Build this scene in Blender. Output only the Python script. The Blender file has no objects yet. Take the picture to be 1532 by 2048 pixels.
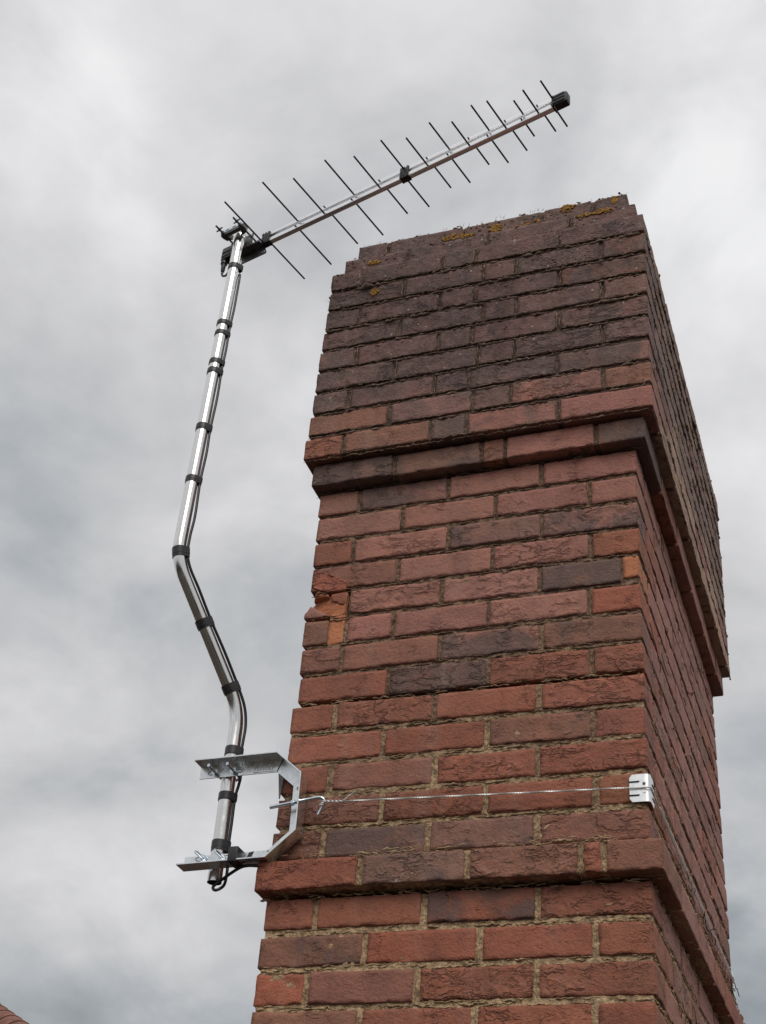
import bpy, bmesh, math, random
from mathutils import Vector, Matrix, noise
random.seed(7)
scene = bpy.context.scene
COL = scene.collection

# ------------------------------------------------------------------ camera
cam_d = bpy.data.cameras.new('camera')
cam = bpy.data.objects.new('camera', cam_d); COL.objects.link(cam)
R2 = Vector((0.9423425, 0.32576524, 0.07660035)).normalized()
U2 = Vector((0.13373657, -0.5764156, 0.80613869)).normalized()
FW = Vector((-0.3067656, 0.74941448, 0.58674765)).normalized()
CP = Vector((1.22144989, -2.56962044, -2.99606736))
cam.matrix_world = Matrix(((R2.x, U2.x, -FW.x, CP.x), (R2.y, U2.y, -FW.y, CP.y), (R2.z, U2.z, -FW.z, CP.z), (0, 0, 0, 1)))
cam_d.sensor_fit = 'VERTICAL'; cam_d.sensor_height = 36.0; cam_d.lens = 2809.17 / 2048 * 36.0
cam_d.clip_start = 0.05; cam_d.clip_end = 2000
scene.camera = cam

# ------------------------------------------------------------------ world: overcast sky
SUN_EL, SUN_AZ = math.radians(48), math.radians(155)     # azimuth clockwise from +Y
world = bpy.data.worlds.new('World'); scene.world = world; world.use_nodes = True
nt = world.node_tree; nt.nodes.clear()
class NB:
    """tiny node builder"""
    def __init__(s, tree): s.t = tree
    def n(s, typ, **kw):
        o = s.t.nodes.new(typ)
        for k, v in kw.items():
            if k == 'inp':
                for i, val in v.items():
                    if hasattr(val, 'is_linked') and hasattr(val, 'node'): s.t.links.new(val, o.inputs[i])
                    else: o.inputs[i].default_value = val
            else: setattr(o, k, v)
        return o
    def math(s, op, a, b=0.0, c=None, clamp=False):
        d = {0: a, 1: b}
        if c is not None: d[2] = c
        return s.n('ShaderNodeMath', operation=op, use_clamp=clamp, inp=d).outputs[0]
    def vmath(s, op, a, b=(0, 0, 0)):
        o = s.n('ShaderNodeVectorMath', operation=op, inp={0: a, 1: b})
        return o.outputs['Value'] if op in ('DOT_PRODUCT', 'LENGTH') else o.outputs[0]
    def noise(s, vec, scale, detail=4, rough=.5, dist=0.0):
        return s.n('ShaderNodeTexNoise', inp={'Vector': vec, 'Scale': scale, 'Detail': detail, 'Roughness': rough, 'Distortion': dist}).outputs[0]
    def mix(s, fac, a, b, bt='MIX'):
        o = s.n('ShaderNodeMix', data_type='RGBA', blend_type=bt, clamp_factor=True)
        for i, val in ((0, fac), (6, a), (7, b)):
            if hasattr(val, 'is_linked') and hasattr(val, 'node'): s.t.links.new(val, o.inputs[i])
            else: o.inputs[i].default_value = val if (i == 0 or len(val) == 4) else (*val, 1)
        return o.outputs[2]
    def ramp(s, fac, stops, interp='LINEAR'):
        o = s.n('ShaderNodeValToRGB', inp={0: fac}); cr = o.color_ramp; cr.interpolation = interp
        while len(cr.elements) < len(stops): cr.elements.new(.5)
        for e, (p, c) in zip(cr.elements, stops):
            e.position = p; e.color = (*c, 1) if len(c) == 3 else c
        return o.outputs[0]
    def mr(s, v, a, b, c=0.0, d=1.0, smooth=True):
        return s.n('ShaderNodeMapRange', interpolation_type='SMOOTHSTEP' if smooth else 'LINEAR', inp={0: v, 1: a, 2: b, 3: c, 4: d}).outputs[0]

w = NB(nt)
sky = w.n('ShaderNodeTexSky', sky_type='NISHITA', sun_disc=False, sun_elevation=SUN_EL, sun_rotation=SUN_AZ)
bg_sky = w.n('ShaderNodeBackground', inp={0: sky.outputs[0], 1: 0.08})
D = w.n('ShaderNodeTexCoord').outputs['Generated']
sx = w.n('ShaderNodeSeparateXYZ', inp={0: D})
zden = w.math('ADD', w.math('MAXIMUM', sx.outputs[2], 0.0), 0.45)
P = w.n('ShaderNodeCombineXYZ', inp={0: w.math('DIVIDE', sx.outputs[0], zden), 1: w.math('DIVIDE', sx.outputs[1], zden), 2: 2.10}).outputs[0]
n1 = w.noise(P, 1.7, 5, .5, .25)
n2 = w.noise(P, 4.6, 6, .55, .35)
n3 = w.noise(P, 14.0, 5, .55, .3)
val = w.math('ADD', w.math('ADD', w.math('MULTIPLY', w.math('SUBTRACT', n1, .5), .80), w.math('MULTIPLY', w.math('SUBTRACT', n2, .5), .78)),
             w.math('MULTIPLY', w.math('SUBTRACT', n3, .5), .26))
val = w.math('ADD', val, w.mr(sx.outputs[2], .15, .85, .465, .60))
# the individual cloud masses that the photograph shows: brighter gaps and darker bellies
for (dx, dy, dz, k, a) in ((-0.4550, 0.4590, 0.7631, 117, .17), (-0.0442, 0.6606, 0.7494, 351, .24), (-0.5049, 0.8013, 0.3209, 273, .29),
                           (-0.5171, 0.7521, 0.4086, 351, -.26), (-0.5119, 0.6509, 0.5606, 126, -.16), (-0.3972, 0.7619, 0.5116, 101, -.15),
                           (-0.5174, 0.8164, 0.2564, 548, -.30), (-0.0906, 0.9168, 0.3890, 88, .03), (-0.0461, 0.7193, 0.6932, 163, .16),
                           (-0.4440, 0.6754, 0.5888, 652, .08), (-0.5227, 0.7230, 0.4517, 548, .16)):
    dt = w.vmath('DOT_PRODUCT', D, (dx, dy, dz))
    g = w.math('EXPONENT', w.math('MULTIPLY', w.math('SUBTRACT', dt, 1.0), float(k)))
    val = w.math('ADD', val, w.math('MULTIPLY', g, a))
ccol = w.ramp(val, [(.18, (.29, .315, .33)), (.36, (.440, .462, .484)), (.52, (.585, .587, .60)), (.68, (.72, .72, .735)), (.85, (.88, .88, .89))])
bg_cl = w.n('ShaderNodeBackground', inp={0: ccol, 1: 1.0})
cover = w.mr(n2, .25, .5, .9, 1.0)
mx = w.n('ShaderNodeMixShader', inp={0: cover, 1: bg_sky.outputs[0], 2: bg_cl.outputs[0]})
out = w.n('ShaderNodeOutputWorld', inp={0: mx.outputs[0]})

# ------------------------------------------------------------------ sun behind thin cloud
sd = bpy.data.lights.new('sun', 'SUN'); sd.energy = 1.5; sd.angle = math.radians(35); sd.color = (1.0, .955, .89)
sun = bpy.data.objects.new('sun', sd); COL.objects.link(sun)
sv = Vector((math.sin(SUN_AZ) * math.cos(SUN_EL), math.cos(SUN_AZ) * math.cos(SUN_EL), math.sin(SUN_EL)))
sun.rotation_euler = sv.to_track_quat('Z', 'Y').to_euler(); sun.location = sv * 50

# ------------------------------------------------------------------ exposure
scene.view_settings.view_transform = 'Standard'
scene.view_settings.look = 'None'
scene.view_settings.exposure = 0.0
scene.view_settings.gamma = 1.0
scene.view_settings.use_curve_mapping = False

# ------------------------------------------------------------------ helpers
def tag(o, label=None, cat=None, group=None, kind=None):
    if label: o['label'] = label
    if cat: o['category'] = cat
    if group: o['group'] = group
    if kind: o['kind'] = kind
    return o
def empty(name, loc=(0, 0, 0)):
    o = bpy.data.objects.new(name, None); COL.objects.link(o); o.location = loc; o.empty_display_size = .1
    return o
class MB:
    def __init__(s): s.v = []; s.f = []
    def add(s, vs, fs):
        b = len(s.v); s.v += [tuple(v) for v in vs]; s.f += [tuple(b + i for i in f) for f in fs]
        return s
    def box(s, c, h, ax=None, bev=0.0):
        """c centre, h half sizes, ax three unit axes; bev chamfers"""
        c = Vector(c)
        if ax is None: ax = (Vector((1, 0, 0)), Vector((0, 1, 0)), Vector((0, 0, 1)))
        if bev <= 0:
            vs = [c + ax[0] * (i * h[0]) + ax[1] * (j * h[1]) + ax[2] * (k * h[2]) for i in (-1, 1) for j in (-1, 1) for k in (-1, 1)]
            return s.add(vs, [(0, 1, 3, 2), (4, 6, 7, 5), (0, 4, 5, 1), (2, 3, 7, 6), (0, 2, 6, 4), (1, 5, 7, 3)])
        bm = bmesh.new(); bmesh.ops.create_cube(bm, size=2)
        for v in bm.verts: v.co = Vector((v.co.x * h[0], v.co.y * h[1], v.co.z * h[2]))
        bmesh.ops.bevel(bm, geom=list(bm.edges), offset=bev, segments=2, affect='EDGES', profile=.5)
        vs = [c + ax[0] * v.co.x + ax[1] * v.co.y + ax[2] * v.co.z for v in bm.verts]
        fs = [[v.index for v in f.verts] for f in bm.faces]
        bm.free(); return s.add(vs, fs)
    def tube(s, pts, r, seg=10, cap=True, sec=None, up=None):
        pts = [Vector(p) for p in pts]; n = len(pts)
        tans = [(pts[min(i + 1, n - 1)] - pts[max(i - 1, 0)]).normalized() for i in range(n)]
        ref = Vector(up) if up is not None else None
        if ref is None:
            t = tans[0]; ref = Vector((0, 0, 1)) if abs(t.z) < .8 else Vector((1, 0, 0))
        vs = []; fs = []
        for i, (p, t) in enumerate(zip(pts, tans)):
            a = (ref - t * ref.dot(t)).normalized(); b = t.cross(a)
            if up is None: ref = a
            rr = r[i] if isinstance(r, (list, tuple)) else r
            if sec is None: vs += [p + a * (rr * math.cos(2 * math.pi * k / seg)) + b * (rr * math.sin(2 * math.pi * k / seg)) for k in range(seg)]
            else: vs += [p + a * x + b * y for x, y in sec]
        m = seg if sec is None else len(sec)
        for i in range(n - 1):
            for k in range(m):
                q = (k + 1) % m
                fs.append((i * m + k, i * m + q, (i + 1) * m + q, (i + 1) * m + k))
        if cap: fs += [tuple(range(m - 1, -1, -1)), tuple((n - 1) * m + k for k in range(m))]
        return s.add(vs, fs)
    def prism(s, poly, a, b, f):
        """poly list of (u,v); f maps (u,v,w) to xyz; extruded w from a to b"""
        m = len(poly)
        vs = [f(u, v, a) for u, v in poly] + [f(u, v, b) for u, v in poly]
        fs = [tuple(range(m - 1, -1, -1)), tuple(range(m, 2 * m))] + [(k, (k + 1) % m, m + (k + 1) % m, m + k) for k in range(m)]
        return s.add(vs, fs)
    def blob(s, c, rx, ry, rz, seed=0, amp=.35):
        bm = bmesh.new(); bmesh.ops.create_icosphere(bm, subdivisions=1, radius=1)
        vs = []
        for v in bm.verts:
            q = v.co * (1 + amp * noise.noise(v.co * 1.7 + Vector((seed * 3.7, seed * 1.3, 0))))
            vs.append((c[0] + q.x * rx, c[1] + q.y * ry, c[2] + q.z * rz))
        fs = [[v.index for v in f.verts] for f in bm.faces]; bm.free()
        return s.add(vs, fs)
    def build(s, name, mat, parent=None, smooth=False, origin=None, angle=None):
        og = Vector(origin) if origin is not None else Vector((0, 0, 0))
        me = bpy.data.meshes.new(name); me.from_pydata([tuple(Vector(v) - og) for v in s.v], [], s.f); me.update()
        bm = bmesh.new(); bm.from_mesh(me); bmesh.ops.recalc_face_normals(bm, faces=bm.faces[:]); bm.to_mesh(me); bm.free()
        if smooth:
            me.polygons.foreach_set('use_smooth', [True] * len(me.polygons))
            if angle: me.set_sharp_from_angle(angle=math.radians(angle))
        me.materials.append(mat)
        o = bpy.data.objects.new(name, me); COL.objects.link(o)
        if parent:
            o.parent = parent; o.location = og - parent.location
        else: o.location = og
        return o
def fillet(pts, rad, seg=10):
    pts = [Vector(p) for p in pts]; outp = [pts[0]]
    for i in range(1, len(pts) - 1):
        a = (pts[i - 1] - pts[i]).normalized(); b = (pts[i + 1] - pts[i]).normalized()
        ang = a.angle(b); d = rad / math.tan(ang / 2)
        p0 = pts[i] + a * d; p1 = pts[i] + b * d
        cen = pts[i] + (a + b).normalized() * (rad / math.sin(ang / 2))
        for k in range(seg + 1):
            t = k / seg; v = (p0 - cen).normalized().slerp((p1 - cen).normalized(), t)
            outp.append(cen + v * rad)
    outp.append(pts[-1]); return outp
def smooth_path(pts, k=8):
    pts = [Vector(p) for p in pts]; q = [pts[0]] + pts + [pts[-1]]; o = []
    for i in range(1, len(q) - 2):
        for j in range(k):
            t = j / k; a, b, c, d = q[i - 1], q[i], q[i + 1], q[i + 2]
            o.append(.5 * ((2 * b) + (c - a) * t + (2 * a - 5 * b + 4 * c - d) * t * t + (3 * b - a - 3 * c + d) * t ** 3))
    o.append(pts[-1]); return o

# ------------------------------------------------------------------ materials
def new_mat(name):
    m = bpy.data.materials.new(name); m.use_nodes = True
    b = NB(m.node_tree); bs = m.node_tree.nodes['Principled BSDF']
    return m, b, bs
def link(b, o, i): b.t.links.new(o, i)

def brick_material():
    m, b, bs = new_mat('brick')
    oi = b.n('ShaderNodeObjectInfo'); tc = b.n('ShaderNodeTexCoord'); geo = b.n('ShaderNodeNewGeometry')
    rnd = oi.outputs['Random']
    loc = b.vmath('ADD', tc.outputs['Object'], b.n('ShaderNodeCombineXYZ', inp={0: b.math('MULTIPLY', rnd, 31.0), 1: b.math('MULTIPLY', rnd, 17.0), 2: b.math('MULTIPLY', rnd, 53.0)}).outputs[0])
    pz = b.n('ShaderNodeSeparateXYZ', inp={0: geo.outputs['Position']}).outputs[2]
    base = oi.outputs['Color']; burnt = oi.outputs['Alpha']
    # colour clouding within the brick
    nA = b.noise(loc, 14, 4, .6); nB = b.noise(loc, 60, 4, .65); nC = b.noise(loc, 230, 3, .7); nF = b.noise(loc, 120, 4, .7)
    c = b.mix(b.mr(nA, .3, .72), base, b.mix(1.0, base, (.76, .78, .82), 'MULTIPLY'))
    c = b.mix(b.math('MULTIPLY', b.mr(nB, .5, .78), .65), c, b.mix(1.0, base, (1.28, 1.08, .98), 'MULTIPLY'))
    # kiln-burnt patches, amount per brick
    nP = b.noise(loc, 8.5, 5, .66, .5)
    th = b.math('SUBTRACT', .86, b.math('MULTIPLY', burnt, .62))
    bm_ = b.math('MULTIPLY', b.mr(b.math('SUBTRACT', nP, th), -.09, .11), .84)
    c = b.mix(bm_, c, b.mix(nB, (.078, .050, .045), (.175, .112, .098)))
    # sandy grain
    c = b.mix(b.mr(nF, .52, .74, 0, .50), c, b.mix(1.0, c, (.55, .53, .54), 'MULTIPLY'))
    c = b.mix(b.mr(nC, .60, .78, 0, .45), c, (.050, .032, .026))
    c = b.mix(b.mr(b.noise(loc, 175, 3, .65), .62, .80, 0, .42), c, (.36, .25, .195))
    # weathered crust on the head of the stack
    wp = geo.outputs['Position']
    nD = b.noise(wp, 5.0, 5, .6); nE = b.noise(wp, 48, 5, .7); nG = b.noise(wp, 17, 4, .6)
    up = b.math('ADD', b.mr(pz, -.84, -.50), b.math('MULTIPLY', b.math('SUBTRACT', nD, .5), 2.6))
    up = b.math('MULTIPLY', b.mr(up, .15, 1.0), b.mr(pz, -.95, -.80))
    dirt = b.mix(b.mr(nE, .34, .68), (.043, .028, .026), (.185, .116, .102))
    dirt = b.mix(b.math('MULTIPLY', b.mr(nG, .52, .7), .55), dirt, b.mix(1.0, base, (.70, .60, .58), 'MULTIPLY'))
    dirt = b.mix(b.math('MULTIPLY', b.mr(b.noise(wp, 11, 4, .6), .60, .75), .25), dirt, (.130, .096, .052))
    c = b.mix(b.math('MULTIPLY', up, .66), c, dirt)
    # sparse soot / algae film lower down
    c = b.mix(b.math('MULTIPLY', b.mr(nD, .50, .78), .38), c, (.095, .062, .046))
    streak = b.noise(b.n('ShaderNodeMapping', inp={'Vector': wp, 'Scale': (14, 14, 1.6)}).outputs[0], 1.0, 4, .65)
    c = b.mix(b.mr(streak, .52, .74, 0, .42), c, b.mix(1.0, c, (.52, .46, .43), 'MULTIPLY'))
    c = b.mix(b.mr(streak, .46, .28, 0, .16), c, (.42, .30, .24))
    c = b.mix(b.math('MULTIPLY', b.mr(nG, .56, .78), .25), c, (.120, .085, .060))
    # pale lichen dots
    vo = b.n('ShaderNodeTexVoronoi', feature='F1', inp={'Vector': b.vmath('ADD', wp, b.n('ShaderNodeVectorMath', operation='SCALE', inp={0: b.n('ShaderNodeTexNoise', inp={'Vector': wp, 'Scale': 160}).outputs['Color'], 'Scale': .006}).outputs[0]), 'Scale': 52, 'Randomness': 1.0})
    sz = b.n('ShaderNodeSeparateColor', inp={0: vo.outputs['Color']})
    dots = b.mr(b.math('SUBTRACT', vo.outputs['Distance'], b.math('MULTIPLY', sz.outputs[1], .13)), .03, .10, 1, 0)
    few = b.mr(sz.outputs[0], .66, .68)
    zone = b.math('MAXIMUM', b.mr(pz, -.85, -.30), .06)
    zn = b.mr(b.math('ADD', nG, b.math('MULTIPLY', zone, .22)), .60, .70)
    c = b.mix(b.math('MULTIPLY', b.math('MULTIPLY', dots, few), b.math('MULTIPLY', zn, .8)), c, (.46, .42, .38))
    # relief: creased, sand-faced clay with torn folds running along the brick
    st = b.n('ShaderNodeMapping', inp={'Vector': loc, 'Scale': (.36, .36, 1.10)}).outputs[0]
    warp = b.n('ShaderNodeTexNoise', inp={'Vector': loc, 'Scale': 26, 'Detail': 4})
    stw = b.vmath('ADD', st, b.n('ShaderNodeVectorMath', operation='SCALE', inp={0: b.vmath('SUBTRACT', warp.outputs['Color'], (.5, .5, .5)), 'Scale': .030}).outputs[0])
    cr = b.noise(stw, 46, 3, .5, .3)
    wob = b.math('ADD', .012, b.math('MULTIPLY', b.mr(nF, .35, .7), .040))
    crack = b.mr(b.math('DIVIDE', b.math('ABSOLUTE', b.math('SUBTRACT', cr, .5)), wob), .0, 1.0, 1, 0)
    cr2 = b.noise(stw, 105, 2, .5, .3)
    crack2 = b.mr(b.math('ABSOLUTE', b.math('SUBTRACT', cr2, .5)), .0, .045, 1, 0)
    rv = b.math('MULTIPLY', b.math('SUBTRACT', b.math('FRACT', b.math('MULTIPLY', rnd, 7.31)), .60), .46)
    mask = b.mr(b.math('ADD', b.noise(loc, 13, 3, .6), rv), .54, .66)
    mask2 = b.mr(b.noise(b.vmath('ADD', loc, (5, 5, 5)), 15, 3, .6), .55, .66)
    cracks = b.math('MAXIMUM', b.math('MULTIPLY', crack, mask), b.math('MULTIPLY', crack2, b.math('MULTIPLY', mask2, .6)))
    c = b.mix(b.math('MULTIPLY', cracks, .22), c, (.030, .018, .015))
    fold = b.math('MULTIPLY', b.mr(cr, .38, .56), 1.1)                # stepped lips beside the tears
    hgt = b.math('ADD', b.math('MULTIPLY', fold, b.math('ADD', .10, b.math('MULTIPLY', mask, .90))), b.math('ADD', b.math('MULTIPLY', nB, .45), b.math('ADD', b.math('MULTIPLY', nC, .42), b.math('MULTIPLY', nF, .60))))
    hgt = b.math('SUBTRACT', hgt, b.math('MULTIPLY', cracks, 1.2))
    hgt = b.math('ADD', hgt, b.math('MULTIPLY', b.math('MULTIPLY', nE, up), 1.2))
    bp = b.n('ShaderNodeBump', inp={'Strength': 1.0, 'Distance': .0036, 'Height': hgt})
    link(b, c, bs.inputs['Base Color']); link(b, bp.outputs[0], bs.inputs['Normal'])
    bs.inputs['Roughness'].default_value = .72; bs.inputs['Specular IOR Level'].default_value = .42
    return m
def mortar_material():
    m, b, bs = new_mat('mortar')
    geo = b.n('ShaderNodeNewGeometry'); wp = geo.outputs['Position']
    pz = b.n('ShaderNodeSeparateXYZ', inp={0: wp}).outputs[2]
    nA = b.noise(wp, 7, 5, .6); nB = b.noise(wp, 90, 4, .65); nC = b.noise(wp, 26, 4, .6)
    nR = b.noise(wp, 150, 3, .7)
    c = b.mix(b.mr(b.math('ADD', b.math('MULTIPLY', nB, .6), b.math('MULTIPLY', nR, .4)), .36, .64), (.24, .160, .095), (.62, .440, .265))
    low = b.mr(b.math('ADD', pz, b.math('MULTIPLY', b.math('SUBTRACT', nA, .5), 1.4)), -1.95, -1.22)
    c = b.mix(b.math('MULTIPLY', low, .85), c, b.mix(b.mr(nB, .35, .65), (.072, .044, .033), (.240, .147, .106)))
    hi = b.mr(pz, -1.0, -.7)
    c = b.mix(b.math('MULTIPLY', hi, .7), c, b.mix(b.mr(nC, .3, .7), (.052, .037, .033), (.215, .152, .130)))
    c = b.mix(b.math('MULTIPLY', b.mr(nC, .56, .76), .45), c, (.085, .060, .040))
    bp = b.n('ShaderNodeBump', inp={'Strength': 1.0, 'Distance': .007, 'Height': b.math('ADD', b.math('ADD', nB, b.math('MULTIPLY', nR, .5)), b.math('MULTIPLY', nC, 1.2))})
    link(b, c, bs.inputs['Base Color']); link(b, bp.outputs[0], bs.inputs['Normal'])
    bs.inputs['Roughness'].default_value = .95; bs.inputs['Specular IOR Level'].default_value = .2
    return m
def noise_mat(name, ca, cb, scale, rough=.9, bump=.0, dist=.003, spec=.3, metallic=0, world_co=True, rough_var=0.0):
    m, b, bs = new_mat(name)
    co = b.n('ShaderNodeNewGeometry').outputs['Position'] if world_co else b.n('ShaderNodeTexCoord').outputs['Object']
    nA = b.noise(co, scale, 5, .6)
    link(b, b.mix(b.mr(nA, .3, .7), ca, cb), bs.inputs['Base Color'])
    bs.inputs['Roughness'].default_value = rough; bs.inputs['Metallic'].default_value = metallic
    bs.inputs['Specular IOR Level'].default_value = spec
    if rough_var: link(b, b.mr(b.noise(co, scale * 1.7, 4, .6), .3, .7, rough - rough_var, rough + rough_var), bs.inputs['Roughness'])
    if bump:
        bp = b.n('ShaderNodeBump', inp={'Strength': bump, 'Distance': dist, 'Height': nA}); link(b, bp.outputs[0], bs.inputs['Normal'])
    return m
def mast_material():
    m, b, bs = new_mat('polished_aluminium')
    wp = b.n('ShaderNodeNewGeometry').outputs['Position']
    st = b.n('ShaderNodeMapping', inp={'Vector': wp, 'Scale': (1, 1, .02)}).outputs[0]
    nA = b.noise(st, 420, 3, .6); nB = b.noise(wp, 22, 4, .6)
    link(b, b.mix(nA, (.70, .69, .68), (.86, .85, .83)), bs.inputs['Base Color'])
    bs.inputs['Metallic'].default_value = 1
    link(b, b.mr(nB, .3, .75, .14, .26), bs.inputs['Roughness'])
    bp = b.n('ShaderNodeBump', inp={'Strength': .07, 'Distance': .0006, 'Height': b.math('ADD', nA, nB)}); link(b, bp.outputs[0], bs.inputs['Normal'])
    return m
M = {
    'brick': brick_material(), 'mortar': mortar_material(), 'mast': mast_material(),
    'boom': noise_mat('brushed_aluminium', (.86, .86, .87), (.93, .93, .94), 60, .30, 0, .0006, .5, 1),
    'zinc': noise_mat('zinc_plate', (.74, .77, .79), (.90, .92, .93), 55, .30, .12, .0008, .5, 1, rough_var=.10),
    'bright_zinc': noise_mat('bright_zinc', (.62, .68, .74), (.82, .86, .90), 120, .22, .1, .0004, .5, 1),
    'galv': noise_mat('galvanised_sheet', (.78, .80, .80), (.88, .90, .90), 80, .42, .08, .0005, .5, 1, rough_var=.08),
    'dark_steel': noise_mat('dark_steel', (.10, .10, .105), (.17, .165, .17), 70, .45, .1, .0005, .5, .6),
    'rod': noise_mat('black_rod', (.018, .018, .020), (.030, .030, .033), 90, .45, 0, 0, .5),
    'plastic': noise_mat('black_plastic', (.014, .014, .016), (.026, .025, .028), 90, .42, .1, .0004, .5),
    'tape': noise_mat('black_tape', (.020, .019, .021), (.036, .034, .036), 160, .40, .25, .0008, .5),
    'cable': noise_mat('black_cable', (.010, .010, .011), (.018, .018, .020), 120, .36, .05, .0003, .5),
    'wire': noise_mat('steel_wire', (.62, .61, .60), (.84, .83, .81), 220, .42, .1, .0004, .5, .85),
    'print': noise_mat('grey_print', (.36, .36, .37), (.45, .45, .46), 200, .6),
    'moss': noise_mat('dry_moss', (.075, .052, .041), (.300, .215, .165), 85, .95, .9, .003, .1),
    'lichen': noise_mat('orange_lichen', (.17, .105, .055), (.46, .235, .035), 130, .9, .9, .002, .15),
    'stem': noise_mat('dry_stem', (.095, .066, .045), (.24, .17, .115), 80, .9, .3, .001, .1),
    'tile': noise_mat('clay_tile', (.13, .062, .044), (.27, .115, .078), 14, .85, .5, .004, .25),
    'added_woodland': noise_mat('added_woodland', (.022, .026, .014), (.060, .058, .034), .6, .9, .4, .1, .1),
    'dark_tile': noise_mat('weathered_dark_tile', (.040, .035, .033), (.085, .066, .056), 9, .85, .5, .004, .25),
    'wall': noise_mat('house_wall', (.085, .060, .050), (.13, .085, .068), 6, .9, .4, .004, .2),
    'ground': noise_mat('garden_ground', (.040, .034, .028), (.095, .076, .060), .12, .95, .3, .05, .1),
    'cap': noise_mat('cement_cap', (.16, .145, .12), (.30, .27, .23), 18, .95, .8, .006, .15),
}

# ------------------------------------------------------------------ ground
g = MB(); n = 24; S = 600.0
for i in range(n + 1):
    for j in range(n + 1):
        x = (i / n * 2 - 1); y = (j / n * 2 - 1)
        x = math.copysign(abs(x) ** 2, x) * S; y = math.copysign(abs(y) ** 2, y) * S
        g.v.append((x, y, -8.6 + .5 * noise.noise(Vector((x * .02, y * .02, 0)))))
g.f = [(i * (n + 1) + j, (i + 1) * (n + 1) + j, (i + 1) * (n + 1) + j + 1, i * (n + 1) + j + 1) for i in range(n) for j in range(n)]
tag(g.build('ground', M['ground'], smooth=True), kind='structure')

# unseen far-off trees, added to darken the horizon reflected in the polished metal
wr = random.Random(3); wd = MB()
for q in range(420):
    a_ = wr.uniform(0, 6.2832); d_ = wr.uniform(38, 75); h_ = wr.uniform(2.5, 4.6)
    wd.blob((math.cos(a_) * d_, math.sin(a_) * d_, -8.4 + h_ * wr.uniform(.7, 1.1)), wr.uniform(2.5, 4.5), wr.uniform(2.5, 4.5), h_, q, .6)
wo = wd.build('added_woodland', M['added_woodland'], origin=(0, 0, -8)); wo['kind'] = 'stuff'
# ------------------------------------------------------------------ chimney
W, DEP = 0.790, 1.2035
def zz(k): return -(k * .075 + 0.333 * (k - 20) ** 2 * 1e-4)
JOINTS = {1: [.11, .335, .56, .70], 2: [.18, .41, .64],
          3: [.065, .295, .387, .617], 4: [.188, .41, .50, .727], 5: [.067, .295, .39, .617], 6: [.188, .415, .505, .729], 7: [.070, .297, .387, .616],
          8: [.184, .41, .505, .729], 9: [.066, .295, .385, .612], 10: [.180, .40, .495, .726], 11: [.065, .295, .387, .617],
          12: [.199, .421, .480, .703], 13: [.107, .336, .566], 14: [.221, .452, .680], 15: [.100, .340, .568], 16: [.223, .451, .681], 17: [.103, .334, .564],
          18: [.103, .218, .448, .677], 19: [.102, .336, .571], 20: [.220, .452, .680], 21: [.102, .332, .567], 22: [.220, .453, .682], 23: [.102, .339, .566],
          24: [.227, .456, .684], 25: [.103, .336, .565], 26: [.201, .431, .659, .705], 27: [.103, .337, .567], 28: [.219, .453, .682], 29: [.104, .332, .566],
          30: [.220, .449, .680]}
LEFT = {1: .020, 2: -.006, 3: -.029, 4: -.030, 5: -.030, 6: -.030, 7: -.032, 8: -.033, 9: -.032, 10: -.036, 11: -.041, 12: -.018, 13: -.002, 14: -.001, 15: .001, 16: .003,
        17: -.002, 18: -.003, 19: .001, 20: .006, 21: -.005, 22: -.003, 23: -.008, 24: -.010, 25: -.011, 26: -.027, 27: -.008, 28: -.011, 29: -.008, 30: -.008}
def offs(k):
    if k == 1: return .0007
    if k == 2: return .0257
    if k <= 11: return .0507
    if k in (12, 26): return .028
    return 0.0
# base colours (linear): R red, D burnt purple-grey, P pinkish (pale sheen and haze put into the tint), B brown, M red with burnt patch, O orange, G grey-brown
RED, PINK, BROWN, DARK, BRIGHT, SOOT, ORANGE, TAN = (.345, .120, .070), (.395, .170, .126), (.300, .130, .086), (.275, .135, .098), (.385, .124, .070), (.280, .138, .114), (.56, .205, .088), (.46, .285, .195)
TINT = {'R': (RED, .0), 'P': (PINK, .0), 'B': (BROWN, .35), 'D': (DARK, .62), 'M': (RED, .62), 'N': (PINK, .62), 'X': (BRIGHT, .0), 'S': (SOOT, .55), 'O': (ORANGE, .0), 'T': (TAN, .1)}
FRONT = {1: 'SSSSS', 2: 'SSSS', 3: 'SSSSS', 4: 'SSSSM', 5: 'SSSSM', 6: 'SSSSP', 7: 'SSSSN', 8: 'SSSSS', 9: 'SSSSN', 10: 'BSSNB', 11: 'RBDNP',
         12: 'DDBPD', 13: 'PDPP', 14: 'PPPP', 15: 'RPDN', 16: 'BPPR', 17: 'OPPD', 18: 'BPPPX', 19: 'BBNB', 20: 'RMRR', 21: 'RRRR', 22: 'RRBR', 23: 'RBRR',
         24: 'BRRR', 25: 'BDDB', 26: 'XDBRB', 27: 'RRMR', 28: 'BXRR', 29: 'XBRR', 30: 'BRRR'}
LAST = 36                      # last course; below 30 is under the frame
chimney = empty('chimney', (W / 2, DEP / 2, zz(LAST)))
tag(chimney, 'tall weathered red brick chimney stack with stepped courses and a sooty mossy head', 'chimney')

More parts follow.
